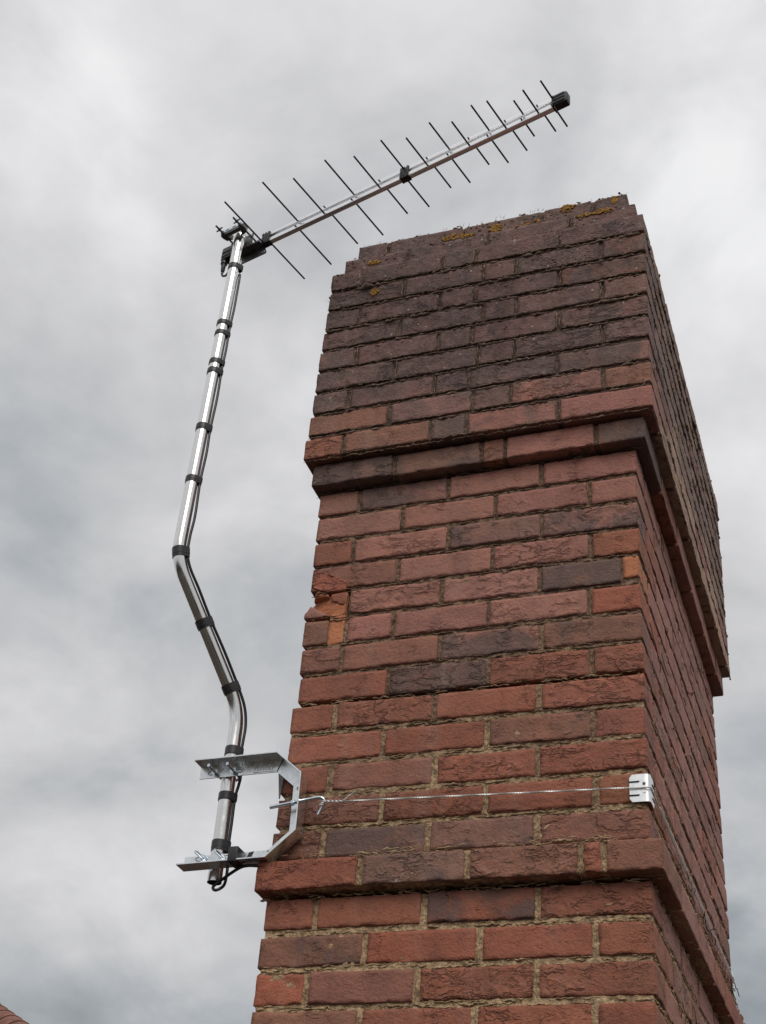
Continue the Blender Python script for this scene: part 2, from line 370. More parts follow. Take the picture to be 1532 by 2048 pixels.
def axis_pts(h, r, step):
    a = [-h, -h + r * .35, -h + r]
    inner = max(1, int(round((2 * h - 2 * r) / step)))
    a += [-h + r + (2 * h - 2 * r) * i / inner for i in range(1, inner)]
    a += [h - r, h - r * .35, h]
    return a
def round_block(hx, hy, hz, r, sx, sy, sz, seed, amp=.0010, crease=.0034, chip=1.0, cut=None, rough=1.0, fine_noise=0.0):
    xs, ys, zs = axis_pts(hx, r, sx), axis_pts(hy, r, sy), axis_pts(hz, r, sz)
    nx, ny, nz = len(xs), len(ys), len(zs)
    idx = {}; vs = []; off = Vector((seed * 7.31, seed * 3.17, seed * 1.71))
    H = (hx, hy, hz)
    def vert(i, j, k):
        key = (i, j, k)
        if key in idx: return idx[key]
        p = Vector((xs[i], ys[j], zs[k]))
        q = Vector([max(-H[a] + r, min(H[a] - r, p[a])) for a in range(3)])
        d = p - q; dn = d.normalized() if d.length > 1e-9 else Vector((0, 0, 1))
        p = q + dn * r
        s1 = p + off
        nn = noise.noise(s1 * 28)
        lo = noise.noise(s1 * 9 + Vector((9, 1, 4)))
        a = amp * rough * (nn + .9 * lo)
        if fine_noise: a += fine_noise * (noise.noise(s1 * 95) + .7 * noise.noise(s1 * 190))
        # creases running mostly along the brick
        t = Vector((s1.x * 16, s1.y * 16, s1.z * 42)) + Vector((0, 0, 1)) * (noise.noise(s1 * 14) * 1.6)
        c = 1 - min(1, abs(noise.noise(t)) / .16)
        mk = max(0, noise.noise(s1 * 7 + Vector((3, 8, 2))))
        a -= crease * c * mk * 1.6
        # worn arrises
        edge = sum(1 for u in range(3) if abs(d[u]) > r * .3)
        if edge >= 2: a -= chip * (.007 * max(0, noise.noise(s1 * 34 + Vector((1, 7, 5))) - .10) + .0016 * (noise.noise(s1 * 120) + .3))
        p = p + dn * a
        if cut:
            for (cp, cn) in cut:
                e = (p - cp).dot(cn)
                if e > 0: p = p - cn * (e + .0016 * noise.noise(s1 * 60))
        idx[key] = len(vs); vs.append(p)
        return idx[key]
    fs = []
    for i in range(nx - 1):
        for k in range(nz - 1):
            fs.append((vert(i, 0, k), vert(i + 1, 0, k), vert(i + 1, 0, k + 1), vert(i, 0, k + 1)))
            fs.append((vert(i, ny - 1, k), vert(i, ny - 1, k + 1), vert(i + 1, ny - 1, k + 1), vert(i + 1, ny - 1, k)))
    for j in range(ny - 1):
        for k in range(nz - 1):
            fs.append((vert(0, j, k), vert(0, j, k + 1), vert(0, j + 1, k + 1), vert(0, j + 1, k)))
            fs.append((vert(nx - 1, j, k), vert(nx - 1, j + 1, k), vert(nx - 1, j + 1, k + 1), vert(nx - 1, j, k + 1)))
    for i in range(nx - 1):
        for j in range(ny - 1):
            fs.append((vert(i, j, 0), vert(i, j + 1, 0), vert(i + 1, j + 1, 0), vert(i + 1, j, 0)))
            fs.append((vert(i, j, nz - 1), vert(i + 1, j, nz - 1), vert(i + 1, j + 1, nz - 1), vert(i, j + 1, nz - 1)))
    return vs, fs
SEED = [1]
def vary(c, rng, v=.10):
    s = 1 + rng.uniform(-v, v); return tuple(x * s * (1 + rng.uniform(-.04, .04)) for x in c)
def brick(x0, x1, y0, y1, z0, z1, code='R', fine='front', cut=None, label=None, rough=1.0, into=None, name='brick'):
    SEED[0] += 1; sd = SEED[0]; rng = random.Random(sd * 13)
    hx, hy, hz = (x1 - x0) / 2, (y1 - y0) / 2, (z1 - z0) / 2
    c = Vector(((x0 + x1) / 2, (y0 + y1) / 2, (z0 + z1) / 2))
    st = dict(front=(.0070, .022, .0065), side=(.030, .0085, .0075), corner=(.0070, .0085, .0065), far=(.05, .05, .05))[fine]
    r = rng.uniform(.0013, .0025)
    vs, fs = round_block(hx, hy, hz, r, *st, sd, cut=[(Vector(a) - c, Vector(n).normalized()) for a, n in cut] if cut else None, rough=rough)
    rot = Matrix.Rotation(math.radians(rng.uniform(-.45, .45)), 3, 'Y') @ Matrix.Rotation(math.radians(rng.uniform(-.25, .25)), 3, 'Z')
    push = Vector((rng.uniform(-.0012, .0012), rng.uniform(-.0013, .0013), rng.uniform(-.0012, .0012)))
    if into is not None:
        into.add([rot @ v + c + push for v in vs], fs); return None
    me = bpy.data.meshes.new(name); me.from_pydata([tuple(rot @ v) for v in vs], [], fs)
    me.polygons.foreach_set('use_smooth', [True] * len(me.polygons)); me.materials.append(M['brick'])
    o = bpy.data.objects.new(name, me); COL.objects.link(o); o.parent = chimney; o.location = c + push - chimney.location
    col, burnt = TINT[code]; col = vary(col, rng)
    o.color = (*col, min(.95, max(0, burnt + rng.uniform(-.12, .12) + (.12 if burnt == 0 and rng.random() < .25 else 0))))
    if label: o['label'] = label
    return o
JT = .0105; S_D, H_D = .1025, .215
rest = MB(); nb = 0
rngb = random.Random(99)
for k in range(1, LAST + 1):
    zt, zb = zz(k - 1), zz(k); o = offs(k)
    kk = k if k <= 30 else 27 + (k - 27) % 4
    xl = LEFT.get(k, -.010); xr = W + o; yf = -o; yb = DEP + o
    js = JOINTS[kk]; e = [xl - JT / 2] + [j + rngb.uniform(-.0015, .0015) for j in js] + [xr + JT / 2]
    JT = .0130 if k >= 21 else .0108
    z1 = zt - JT * .42; z0 = zb + JT * .58
    codes = FRONT[kk]
    shown = k <= 30
    first_d = last_d = S_D
    for i in range(len(e) - 1):
        x0, x1 = e[i] + JT / 2, e[i + 1] - JT / 2
        wd = x1 - x0; corner = i in (0, len(e) - 2)
        dep = (H_D if wd < .15 else S_D) if corner else S_D
        if i == 0: first_d = dep
        if i == len(e) - 2: last_d = dep
        fine = 'corner' if i == len(e) - 2 else 'front'
        cut = None; lab = None; code = codes[i % len(codes)]; rgh = 1.0; ex0, ey0 = x0, yf
        if k == 17 and i == 0:
            ey0 = yf + .0020; ex0 = .000; rgh = 2.4; cut = [((.066, .005, -1.238), (-.30, -.95, .06)), ((.026, .014, -1.212), (-.55, -.62, .55))]; lab = 'broken orange corner brick with its face knocked off'
        if k == 18 and i == 0: x1 = .057
        if k == 17 and i == len(e) - 2: x1 -= .042
        if shown:
            brick(ex0, x1, ey0, yf + dep, z0, z1, code, fine, cut, lab, rgh); nb += 1
        else: brick(x0, x1, yf, yf + dep, z0, z1, code, 'far', into=rest)
        if k == 16 and i == 0:
            brick(.003, .093, yf - .0020, yf + .03, z0 - .006, z1 - .002, 'X', 'front', [((.020, 0, z1 - .006), (.46, 0, .89)), ((.022, 0, z0 + .006), (-.46, 0, -.89))], 'slanting reddish scar across the broken corner', .7)
        if k == 17 and i == 0:
            brick(-.006, .060, yf - .0006, yf + .05, z0, z0 + .036, 'P', 'front', [((.006, 0, z0 + .034), (.50, -.35, .80)), ((-.001, 0, z0 + .018), (-.75, -.4, .5))], 'rounded pink stump of the broken corner brick', 1.8)
            brick(.058, .0965, yf - .0004, yf + .03, z0 + .030, z1, 'R', 'front', [((.060, 0, z0 + .046), (-.5, 0, -.86))], None, 1.2)
            brick(.004, .050, yf + .0030, yf + .04, z1 - .008, z1 + .030, 'O', 'front', [((.026, 0, z1 + .012), (.5, 0, .86)), ((.018, .004, z1 + .01), (-.7, -.7, -.1))], None, 2.0)
        if k == 18 and i == 0 and shown:
            brick(.059, .0985, .0020, .09, z0 - .004, z1 + .016, 'O', 'front', None, 'narrow bare orange brick sliver beside the broken corner', 1.4)
        if k == 17 and i == len(e) - 2 and shown:
            brick(x1 + .004, xr - .001, .0008, .1, z0 + .006, z1, 'O', 'corner', None, 'small bare orange brick end at the right corner', 1.8)
    # right side
    y = yf + last_d + JT
    while y < yb - .03:
        y1 = y + .215
        if y1 > yb - .05: y1 = yb
        code = rngb.choice('PPPPPBPRP' if k > 11 else 'TTTTTPT')  # below the head, paler pink tints stand in for stronger light on this face
        if shown: brick(xr - S_D, xr, y, min(y1, yb), z0, z1, code, 'side'); nb += 1
        else: brick(xr - S_D, xr, y, min(y1, yb), z0, z1, code, 'far', into=rest)
        y = y1 + JT
    # left side and back (unseen from the ladder): joined
    y = yf + first_d + JT
    while y < yb - .03:
        y1 = y + .215
        if y1 > yb - .05: y1 = yb
        brick(xl, xl + S_D, y, min(y1, yb), z0, z1, 'R', 'far', into=rest); y = y1 + JT
    x = xl + S_D + JT
    while x < xr - S_D - .03:
        x1 = x + .215
        if x1 > xr - S_D - .05: x1 = xr - S_D - JT
        brick(x, x1, yb - S_D, yb, z0, z1, 'R', 'far', into=rest); x = x1 + JT
ro = rest.build('brickwork', M['brick'], chimney, smooth=True, origin=(W / 2, DEP / 2, -1.2)); ro['kind'] = 'stuff'; ro.color = (*BROWN, .3)

# mortar: a slightly recessed, lumpy core behind the brick faces
mo = MB()
def core(ka, kb, inset=.0052, trim=.004, seed=1):
    o = offs(ka); xl = max(LEFT.get(q, -.010) for q in range(ka, kb + 1)); xr = W + o; yf, yb = -o, DEP + o
    zt, zb = zz(ka - 1) - trim, zz(kb) + trim + .004
    hx, hy, hz = (xr - xl) / 2 - inset, (yb - yf) / 2 - inset, (zt - zb) / 2
    c = Vector(((xl + xr) / 2, (yf + yb) / 2, (zt + zb) / 2))
    vs, fs = round_block(hx, hy, hz, .003, .0085, .011, .0055, seed, amp=.0011, crease=0, chip=0, fine_noise=.0020)
    mo.add([v + c for v in vs], fs)
core(1, 1, seed=101); core(2, 2, seed=102); core(3, 11, .0050, seed=103); core(12, 12, seed=104); core(13, 20, .0039, seed=105); core(21, 25, .0036, seed=108); core(26, 26, seed=106); core(27, LAST, .0036, seed=107)
for i_, (x_, y_, z_) in enumerate(mo.v):          # the core is broken away behind the spalled corner
    if -1.292 < z_ < -1.160 and x_ < .100 and y_ < .05: mo.v[i_] = (max(x_, .020), max(y_, .026), z_)
mo.build('mortar', M['mortar'], chimney, smooth=True, origin=(W / 2, DEP / 2, -1.3))
cp = MB()
vs, fs = round_block(.33, .53, .03, .02, .04, .05, .02, 55, amp=.006, crease=0, chip=0)
cp.add([v + Vector((.405, .60, zz(0) + .008)) for v in vs], fs)
cp.build('cement_cap', M['cap'], chimney, smooth=True, origin=(.405, .6, zz(0)))

# moss crust along the bed joints of the head, and on the top edges
mr = random.Random(5); ms = MB()
def ridge(u0, u1, off_, z, size, axis, x_or_y, brk=-.12):
    """a broken crusty lip running along a bed joint"""
    u = u0 + mr.uniform(0, .01); sd = mr.random() * 100; pts = []; rad = []
    def flush():
        if len(pts) >= 3:
            rr = [max(.0004, r_) for r_ in rad]; rr[0] = rr[-1] = .0004
            ms.tube(pts, rr, 5)
        pts.clear(); rad.clear()
    while u < u1:
        v = noise.noise(Vector((u * 22, sd, 0))) + .6 * noise.noise(Vector((u * 75, sd, 4)))
        if v < brk: flush()
        else:
            r_ = size * (.55 + 1.1 * v) * mr.uniform(.55, 1.6)
            dz = .0030 * noise.noise(Vector((u * 30, sd, 9))) + mr.gauss(0, .0014)
            pts.append((u, x_or_y - off_ * r_ * .25, z + dz) if axis == 0 else (x_or_y + off_ * r_ * .25, u, z + dz)); rad.append(r_)
        u += mr.uniform(.004, .008)
    flush()
for k in range(1, 12):
    o = offs(k); f = max(0, 1 - (k - 1) / 10.5)
    for dz, sz in ((.0080, .0030), (-.0035, .0034)):
        ridge(LEFT[k], W + o, 1, zz(k) + dz, sz * (.65 + .75 * f), 0, -o + .0006, -.55)
        ridge(-o, DEP + o, 1, zz(k) + dz, sz * (.55 + .6 * f), 1, W + o - .0006, -.4)
    for j in JOINTS[k]:
        for dx in (-.0045, .0045):
            if mr.random() < .35: continue
            pts = []; zq = zz(k) + .008
            while zq < zz(k - 1) - .006: pts.append((j + dx + mr.gauss(0, .0012), -o + .0006, zq)); zq += mr.uniform(.006, .012)
            if len(pts) > 2: ms.tube(pts, [mr.uniform(.0008, .0022) * (.7 + .6 * f) for _ in pts], 5)
def lump(x, y, z, s, fx=1.0, fy=1.0, fz=.6):
    for _ in range(mr.randint(2, 5)):
        t_ = s * mr.uniform(.35, .75)
        ms.blob((x + mr.gauss(0, s * .7) * fx, y + mr.gauss(0, s * .35) * fy, z + mr.gauss(0, s * .18)), t_ * fx, t_ * fy, t_ * fz, mr.random() * 90, .8)
for q in range(90):      # small cushions on the front of the head
    k = min(10, 1 + int(abs(mr.gauss(0, 3)))); o = offs(k); u = mr.uniform(LEFT[k] + .01, W + o - .01)
    lump(u, -o + .001, zz(k) + mr.gauss(.002, .004), .0052 * mr.uniform(.5, 1.25) * (1.1 - k * .05), 1.3, .7)
for q in range(1100):     # granular crust, thinning out downwards
    z_ = -abs(mr.gauss(0, .26)) - .02
    if z_ < -.72: continue
    k = next(kk_ for kk_ in range(1, 12) if zz(kk_) <= z_); o = offs(k); u = mr.uniform(LEFT[k] + .004, W + o - .004)
    if noise.noise(Vector((u * 6, z_ * 9, 3))) < -.1: continue
    s_ = mr.uniform(.0010, .0030); ms.blob((u, -o - .0002, z_), s_ * mr.uniform(1, 1.8), s_ * .45, s_, mr.random() * 90, .8)
for k, (a, b_) in ((0, (.03, .78)), (1, (-.0, .81)), (2, (-.03, .83))):
    o = offs(k + 1)
    for q in range(30):
        lump(mr.uniform(a, b_), -o + mr.uniform(.002, .016), zz(k) - .0008, .0055 * mr.uniform(.35, 1.1), 1.5, 1.0, .5)
    for q in range(50):
        lump(W + o - mr.uniform(.004, .015), mr.uniform(0, DEP), zz(k) - .0010, .0045 * mr.uniform(.35, 1.2), 1.0, 1.5, .5)
for q in range(210):     # lumps clinging to the right side of the head
    k = mr.randint(2, 10); o = offs(k)
    lump(W + o - .0026, mr.uniform(.0, DEP), mr.uniform(zz(k), zz(k - 1)), .0042 * mr.uniform(.4, 1.2), .6, 1.5, .8)
for q in range(40):      # left corner fringe
    k = mr.randint(1, 5)
    lump(LEFT[k] + .001, -offs(k) + mr.uniform(.0, .2), mr.uniform(zz(k), zz(k - 1)), .0042 * mr.uniform(.5, 1.2), .7, 1.2, .9)
for q in range(120):     # wispy dead stalks
    if q % 3 == 0: kq_ = mr.randint(1, 5); base = (LEFT[kq_] + .003, mr.uniform(-offs(kq_) + .002, .1), mr.uniform(zz(kq_) + .012, zz(kq_ - 1) - .006))
    elif q % 3 == 1: base = (mr.uniform(.03, .8), .005, zz(0) + .003)
    else:
        k = mr.randint(1, 10); base = (W + offs(k), mr.uniform(.3, DEP + .04), mr.uniform(zz(k), zz(k - 1)))
    L = mr.uniform(.005, .014); dv = Vector((mr.gauss(0, .6) + (.7 if q % 3 == 2 else (-.6 if q % 3 == 0 else 0)), mr.gauss(0, .5), .9)).normalized()
    ms.tube([base, Vector(base) + dv * L * .5, Vector(base) + dv * L + Vector((mr.gauss(0, .003), 0, 0))], [.0006, .0005, .0002], 3)
mossy = ms.build('moss', M['moss'], chimney, smooth=True, origin=(W / 2, 0, -.4)); mossy['kind'] = 'stuff'
# crumbs of mortar squeezed out of the lower joints
cr_ = MB(); ms_keep = ms; ms = cr_
for k in range(12, 31):
    o = offs(k)
    for dz, sz in ((.0060, .0014), (.0005, .0019), (-.0045, .0014)):
        ridge(LEFT[k] + .002, W + o - .002, 1, zz(k) + dz, sz, 0, -o + .0030 if k not in (11, 12, 25, 26) else -offs(k + 1) + .0025)
        ridge(0.0, DEP + o, 1, zz(k) + dz, sz, 1, (W + o - .0030) if k not in (11, 12, 25, 26) else W + offs(k + 1) - .0025)
    for j in JOINTS[k]:
        for dx in (-.003, .003):
            pts = []; zq = zz(k) + .008
            while zq < zz(k - 1) - .006: pts.append((j + dx + mr.gauss(0, .0010), -o + .0036, zq)); zq += mr.uniform(.005, .010)
            if len(pts) > 2: cr_.tube(pts, [mr.uniform(.0004, .0018) for _ in pts], 5)
ms = ms_keep
crumb = cr_.build('mortar_crumbs', M['mortar'], chimney, smooth=True, origin=(W / 2, 0, -1.6)); crumb['kind'] = 'stuff'
# orange lichen rosettes
def lichen(cx, cz, rx, rz, count, y):
    l = MB()
    for q in range(count):
        a = mr.uniform(0, 6.28); d = mr.random() ** .6
        s = mr.uniform(.0022, .0048)
        l.blob((cx + math.cos(a) * d * rx, y - .0005, cz + math.sin(a) * d * rz), s * 1.25, .0016, s, mr.random() * 90, .6)
    l.build('lichen', M['lichen'], chimney, smooth=True, origin=(cx, y, cz))
for a in ((.105, -.266, .013, .012, 40, -.0515), (.300, -.052, .030, .012, 46, -.0012), (.345, -.058, .03, .008, 22, -.0012), (.425, -.052, .018, .020, 60, -.0012),
          (.632, -.030, .022, .016, 46, -.0012), (.690, -.100, .04, .007, 34, -.0262), (.735, -.098, .030, .009, 40, -.0262), (.757, -.036, .012, .016, 26, -.0012),
          (.085, -.120, .02, .006, 18, -.0262), (.520, -.060, .04, .01, 16, -.0012)):
    lichen(*a)

# ------------------------------------------------------------------ antenna mast
mast = empty('antenna_mast', (-.1401, .01, -1.905))
tag(mast, 'polished cranked metal pole bound with black tape, standing left of the chimney', 'pole')
MR = .0160
mpts = fillet([(-.1403, .01, -1.905), (-.1460, .01, -1.4906), (-.2683, -.18, -1.1780), (-.2680, -.18, -.078)], .16, 14)
# tube with a real wall at its open lower end
mm = MB(); mm.tube(mpts, MR, 40, cap=False)
mm.tube([mpts[0], mpts[0] + (mpts[1] - mpts[0]).normalized() * .09], MR - .0014, 40, cap=False)
nv = 40; b0 = len(mm.v) - 80
mm.f += [(k, (k + 1) % nv, b0 + (k + 1) % nv, b0 + k) for k in range(nv)]
mo_ = mm.build('tube', M['mast'], mast, smooth=True, origin=mpts[5], angle=50)
cpb = MB(); cpb.tube([(-.268, -.18, -.080), (-.268, -.18, -.0765)], .0158, 28); cpb.build('end_plug', M['plastic'], mast, origin=(-.268, -.18, -.078))
# arc length helpers along the mast
def at_z(z):
    for i in range(len(mpts) - 1):
        a, b_ = mpts[i], mpts[i + 1]
        if a.z <= z <= b_.z:
            t = (z - a.z) / (b_.z - a.z); return a.lerp(b_, t), (b_ - a).normalized()
    return mpts[-1], (mpts[-1] - mpts[-2]).normalized()
SIDE = Vector((.965, .262, 0)).normalized()
CR = .0034; COFF = MR + CR + .0004
def side_at(z):
    p, t = at_z(z); s = (SIDE - t * SIDE.dot(t)).normalized(); return p, t, s
def hull_sec(r1, r2, d, n=36):
    """outline of two circles wrapped together"""
    th = math.acos((r1 - r2) / d); pts = []
    for k in range(n + 1):
        a = th + (2 * math.pi - 2 * th) * k / n; pts.append((r1 * math.cos(a), r1 * math.sin(a)))
    for k in range(9):
        a = -th + 2 * th * k / 8; pts.append((d + r2 * math.cos(a), r2 * math.sin(a)))
    return pts
def tape(z, wdt, rr=.0012):
    p, t, s = side_at(z); q = MB(); rg = random.Random(int(-z * 1000))
    sec = hull_sec(MR + rr, CR + rr, COFF)
    q.tube([p - t * wdt * .5, p + t * wdt * .5], 1, sec=sec, up=s)
    sec2 = hull_sec(MR + rr + .0006, CR + rr + .0006, COFF)
    sk = rg.uniform(.15, .4)
    q.tube([p - t * wdt * sk, p + t * wdt * (.5 - sk * .3)], 1, sec=sec2, up=(s + Vector((0, 0, rg.uniform(-.05, .05)))).normalized())
    q.build('tape_band', M['tape'], mast, smooth=True, origin=p, angle=40)
for z, wd in ((-.205, .019), (-.419, .016), (-.456, .015), (-.558, .016), (-.591, .018), (-.780, .020), (-.946, .019), (-1.159, .026), (-1.315, .023), (-1.448, .023),
              (-1.598, .021), (-1.709, .019), (-1.824, .024)):
    tape(z, wd)

# ------------------------------------------------------------------ coaxial cable
def cpt(z, extra=0.0): p, t, s = side_at(z); return p + s * (COFF + extra)
_pg = (-.268 + math.cos(math.radians(-14.8)) * -.088 - math.sin(math.radians(-14.8)) * .0402, -.18 + math.sin(math.radians(-14.8)) * -.088 + math.cos(math.radians(-14.8)) * .0402)
cab = [(_pg[0], _pg[1], -.134), (_pg[0], _pg[1], -.146), (_pg[0] + .006, _pg[1] - .003, -.158), (_pg[0] + .022, _pg[1] - .012, -.168), (-.292, -.158, -.182), (-.281, -.157, -.200), (-.262, -.158, -.214)]
cab += [cpt(-.235), cpt(-.30, .001), cpt(-.36, .0015), cpt(-.419), cpt(-.456), cpt(-.51, .001), cpt(-.558), cpt(-.591), cpt(-.68, .002), cpt(-.780), cpt(-.86, .002), cpt(-.946), cpt(-1.05, .0035), cpt(-1.11, .001), cpt(-1.159),
        cpt(-1.20), cpt(-1.25, .0015), cpt(-1.315), cpt(-1.38, .0015), cpt(-1.448, .0), cpt(-1.49, .0015), cpt(-1.53, .002), cpt(-1.57, .0008), cpt(-1.598)]
cab += [cpt(-1.635, .003), cpt(-1.66, .006), cpt(-1.68, .004), cpt(-1.709), cpt(-1.77), cpt(-1.824)]
cab += [(-.119, .018, -1.86), (-.116, .014, -1.892), (-.112, .002, -1.914), (-.114, -.010, -1.927), (-.122, -.015, -1.932), (-.130, -.012, -1.926), (-.132, -.002, -1.915), (-.117, .002, -1.901), (-.095, -.006, -1.892),
        (-.070, -.018, -1.8865), (-.052, -.024, -1.8862), (-.035, -.022, -1.8863), (-.022, -.012, -1.8857), (-.021, .03, -1.8860), (-.0230, .10, -1.885), (-.0225, .25, -1.884), (-.021, .5, -1.884), (-.022, .9, -1.884)]
cb = MB(); cb.tube(smooth_path(cab, 6), CR, 10)
ca = cb.build('coaxial_cable', M['cable'], smooth=True, origin=(-.268, -.18, -.2), angle=60)
tag(ca, 'thin black coaxial cable taped down the cranked pole and looping under its open foot', 'cable')

# ------------------------------------------------------------------ log periodic aerial
AZ = math.radians(-14.8)
DV = Vector((math.cos(AZ), math.sin(AZ), 0)); NV = Vector((-DV.y, DV.x, 0)); UZ = Vector((0, 0, 1))
MP = Vector((-.268, -.18, 0))
def ap(s, n_, z): return MP + DV * s + NV * n_ + UZ * z
aer = empty('television_aerial', ap(0, .0425, -.094))
tag(aer, 'long silver television aerial with thin black cross rods, clamped to the top of the pole', 'aerial')
AX = (DV, NV, UZ); BN = .0432; ZL, ZU = -.0945, -.0700; BH = .0071
for z in (ZU, ZL):
    q = MB(); q.box(ap(.466, BN, z), (.530, BH, BH), AX, .0009); bo = q.build('boom', M['boom'], aer, smooth=True, origin=ap(.475, BN, z), angle=30)
    # machined rivet heads of the opposite rods (sub-parts)
EL = [(.0555, -.135, .228), (.173, -.122, .202), (.269, -.106, .192), (.364, -.098, .183), (.452, -.085, .169), (.5295, -.077, .160), (.603, -.066, .151), (.6685, -.061, .144),
      (.731, -.050, .134), (.7885, -.053, .137), (.8395, -.060, .144), (.888, -.011, .096), (.9325, -.043, .127), (.974, -.029, .111)]
for i, (s, a, b_) in enumerate(EL, 1):
    zn, zf = (ZU, ZL) if i % 2 == 0 else (ZL, ZU)
    zn_ = zn - .002; zf_ = zf
    q = MB(); q.tube([ap(s, BN - BH + .002, zn_), ap(s, a, zn_)], .0025, 8); q.build('rod', M['rod'], aer, smooth=True, origin=ap(s, 0, zn_), angle=50)
    q = MB(); q.tube([ap(s, BN + BH - .002, zf_), ap(s, b_, zf_)], .0025, 8); q.build('rod', M['rod'], aer, smooth=True, origin=ap(s, .1, zf_), angle=50)
    q = MB(); q.tube([ap(s - .003, BN - BH + .001, zf + .0008), ap(s - .003, BN - BH - .0045, zf + .0008)], .0022, 8); q.build('rivet', M['rod'], aer, smooth=True, origin=ap(s, BN - BH, zf), angle=50)
# black end cap: rounded ribbed housing over both booms
q = MB()
q.box(ap(.994, BN, -.083), (.0200, .0118, .0188), AX, .005)
for dz in (-.012, .0015, .014): q.box(ap(.991, BN - .0124, -.083 + dz * .85), (.0165, .0014, .0040), AX, .0008)
q.box(ap(.9745, BN, -.083), (.0025, .0130, .0196), AX, .001)
q.build('end_cap', M['plastic'], aer, smooth=True, origin=ap(.992, BN, -.083), angle=35)
# spacer clips
for s in (.532, .066):
    q = MB()
    for ds in (-.0125, -.0035, .0075): q.box(ap(s + ds, BN, -.083), (.0030, .0105, .0205), AX, .001)
    q.box(ap(s, BN - .0078, -.083), (.013, .0012, .017), AX); q.box(ap(s, BN, -.1022), (.013, .009, .0012), AX)
    for ds in (-.010, .0, .010): q.tube([ap(s + ds, BN - .004, -.1030), ap(s + ds, BN - .004, -.1065)], .0016, 6)
    q.build('spacer_clip', M['plastic'], aer, smooth=True, origin=ap(s, BN, -.083), angle=35)
# faint printed maker's marks on the upper boom (unreadable in the picture: short grey strokes)
# mounting channel between boom and mast
q = MB()
pl = [(-.030, -.1016), (.056, -.1016), (.058, -.112), (.064, -.128), (.062, -.1335), (-.030, -.1335)]
q.prism(pl, BN + .0030, BN + .0050, lambda u, v, w_: ap(u, w_, v))
q.box(ap(.012, .036, -.1030), (.042, .0150, .0012), AX)
q.prism([(-.030, -.060), (.030, -.060), (.030, -.1016), (-.030, -.1016)], .0185, .0205, lambda u, v, w_: ap(u, w_, v))
q.build('mount_channel', M['dark_steel'], aer, origin=ap(.014, .04, -.11))
q = MB(); q.box(ap(.053, BN + .0026, -.1240), (.0050, .0006, .0028), AX, .0004); q.build('slot', M['galv'], aer, origin=ap(.053, BN, -.124))
# saddle clamp in front of the mast (towards the camera) with two studs
q = MB()
q.prism([(-.040, -.012), (.040, -.012), (.040, .000), (-.040, .000)], -.014, .014, lambda u, v, w_: ap(u - .002, -.0235 + v, -.078 + w_ * .62))
q.prism([(-.040, .000), (-.022, .000), (-.018, .016), (-.036, .012)], -.009, .009, lambda u, v, w_: ap(u - .002, -.0235 + v, -.078 + w_ * .9))
q.prism([(.040, .000), (.022, .000), (.018, .016), (.036, .012)], -.009, .009, lambda u, v, w_: ap(u - .002, -.0235 + v, -.078 + w_ * .9))
q.build('saddle_clamp', M['dark_steel'], aer, smooth=False, origin=ap(0, -.024, -.078))
q = MB()
for u in (-.020, .005): q.box(ap(u, -.0362, -.073), (.0065, .0006, .0018), AX, .0004)
q.build('clamp_slot', M['plastic'], aer, origin=ap(0, -.036, -.073))
q = MB(); q.box(ap(-.002, -.0300, -.0685), (.0385, .0050, .0006), AX); q.box(ap(-.002, -.0358, -.0735), (.0400, .0005, .0045), AX)
q.build('clamp_face', M['bright_zinc'], aer, origin=ap(0, -.03, -.069))
for u in (-.034, .028):
    q = MB(); q.tube([ap(u, .036, -.079), ap(u, -.068, -.079)], .0029, 10); st_ = q.build('stud', M['dark_steel'], aer, smooth=True, origin=ap(u, -.03, -.079), angle=50)
    q = MB()
    for nn_ in (-.038, -.052): q.tube([ap(u, nn_ + .0022, -.079), ap(u, nn_ - .0022, -.079)], .0062 if nn_ > -.045 else .0050, 6)
    for e_ in (-1, 1): q.box(ap(u + e_ * .006, -.052, -.079 + e_ * .003), (.004, .0012, .0022), AX)
    q.build('wing_nut', M['dark_steel'], st_, origin=ap(u, -.05, -.079)).location = ap(u, -.05, -.079) - ap(u, -.03, -.079)
    q = MB(); q.tube([ap(u, .004, -.079), ap(u, .008, -.079)], .0066, 6); nn2 = q.build('nut', M['bright_zinc'], st_, origin=ap(u, .006, -.079)); nn2.location = ap(u, .006, -.079) - ap(u, -.03, -.079)
# connector box at the rear end with screw plug
q = MB(); q.box(ap(-.072, BN, -.071), (.0235, .0130, .0230), AX, .003)
for dz in (-.011, .004): q.box(ap(-.078, BN - .0136, -.071 + dz), (.0150, .0012, .0042), AX, .0006)
q.box(ap(-.088, BN, -.088), (.0095, .010, .0080), AX, .002)
q.build('connector_box', M['plastic'], aer, smooth=True, origin=ap(-.072, BN, -.071), angle=35)
PG = ap(-.088, BN - .003, 0)
q = MB(); q.tube([PG + UZ * z for z in (-.094, -.100, -.1005, -.107, -.108, -.131, -.138)], [.0080, .0080, .0098, .0098, .0072, .0062, .0045], 16)
q.build('plug', M['plastic'], aer, smooth=True, origin=PG - UZ * .11, angle=35)

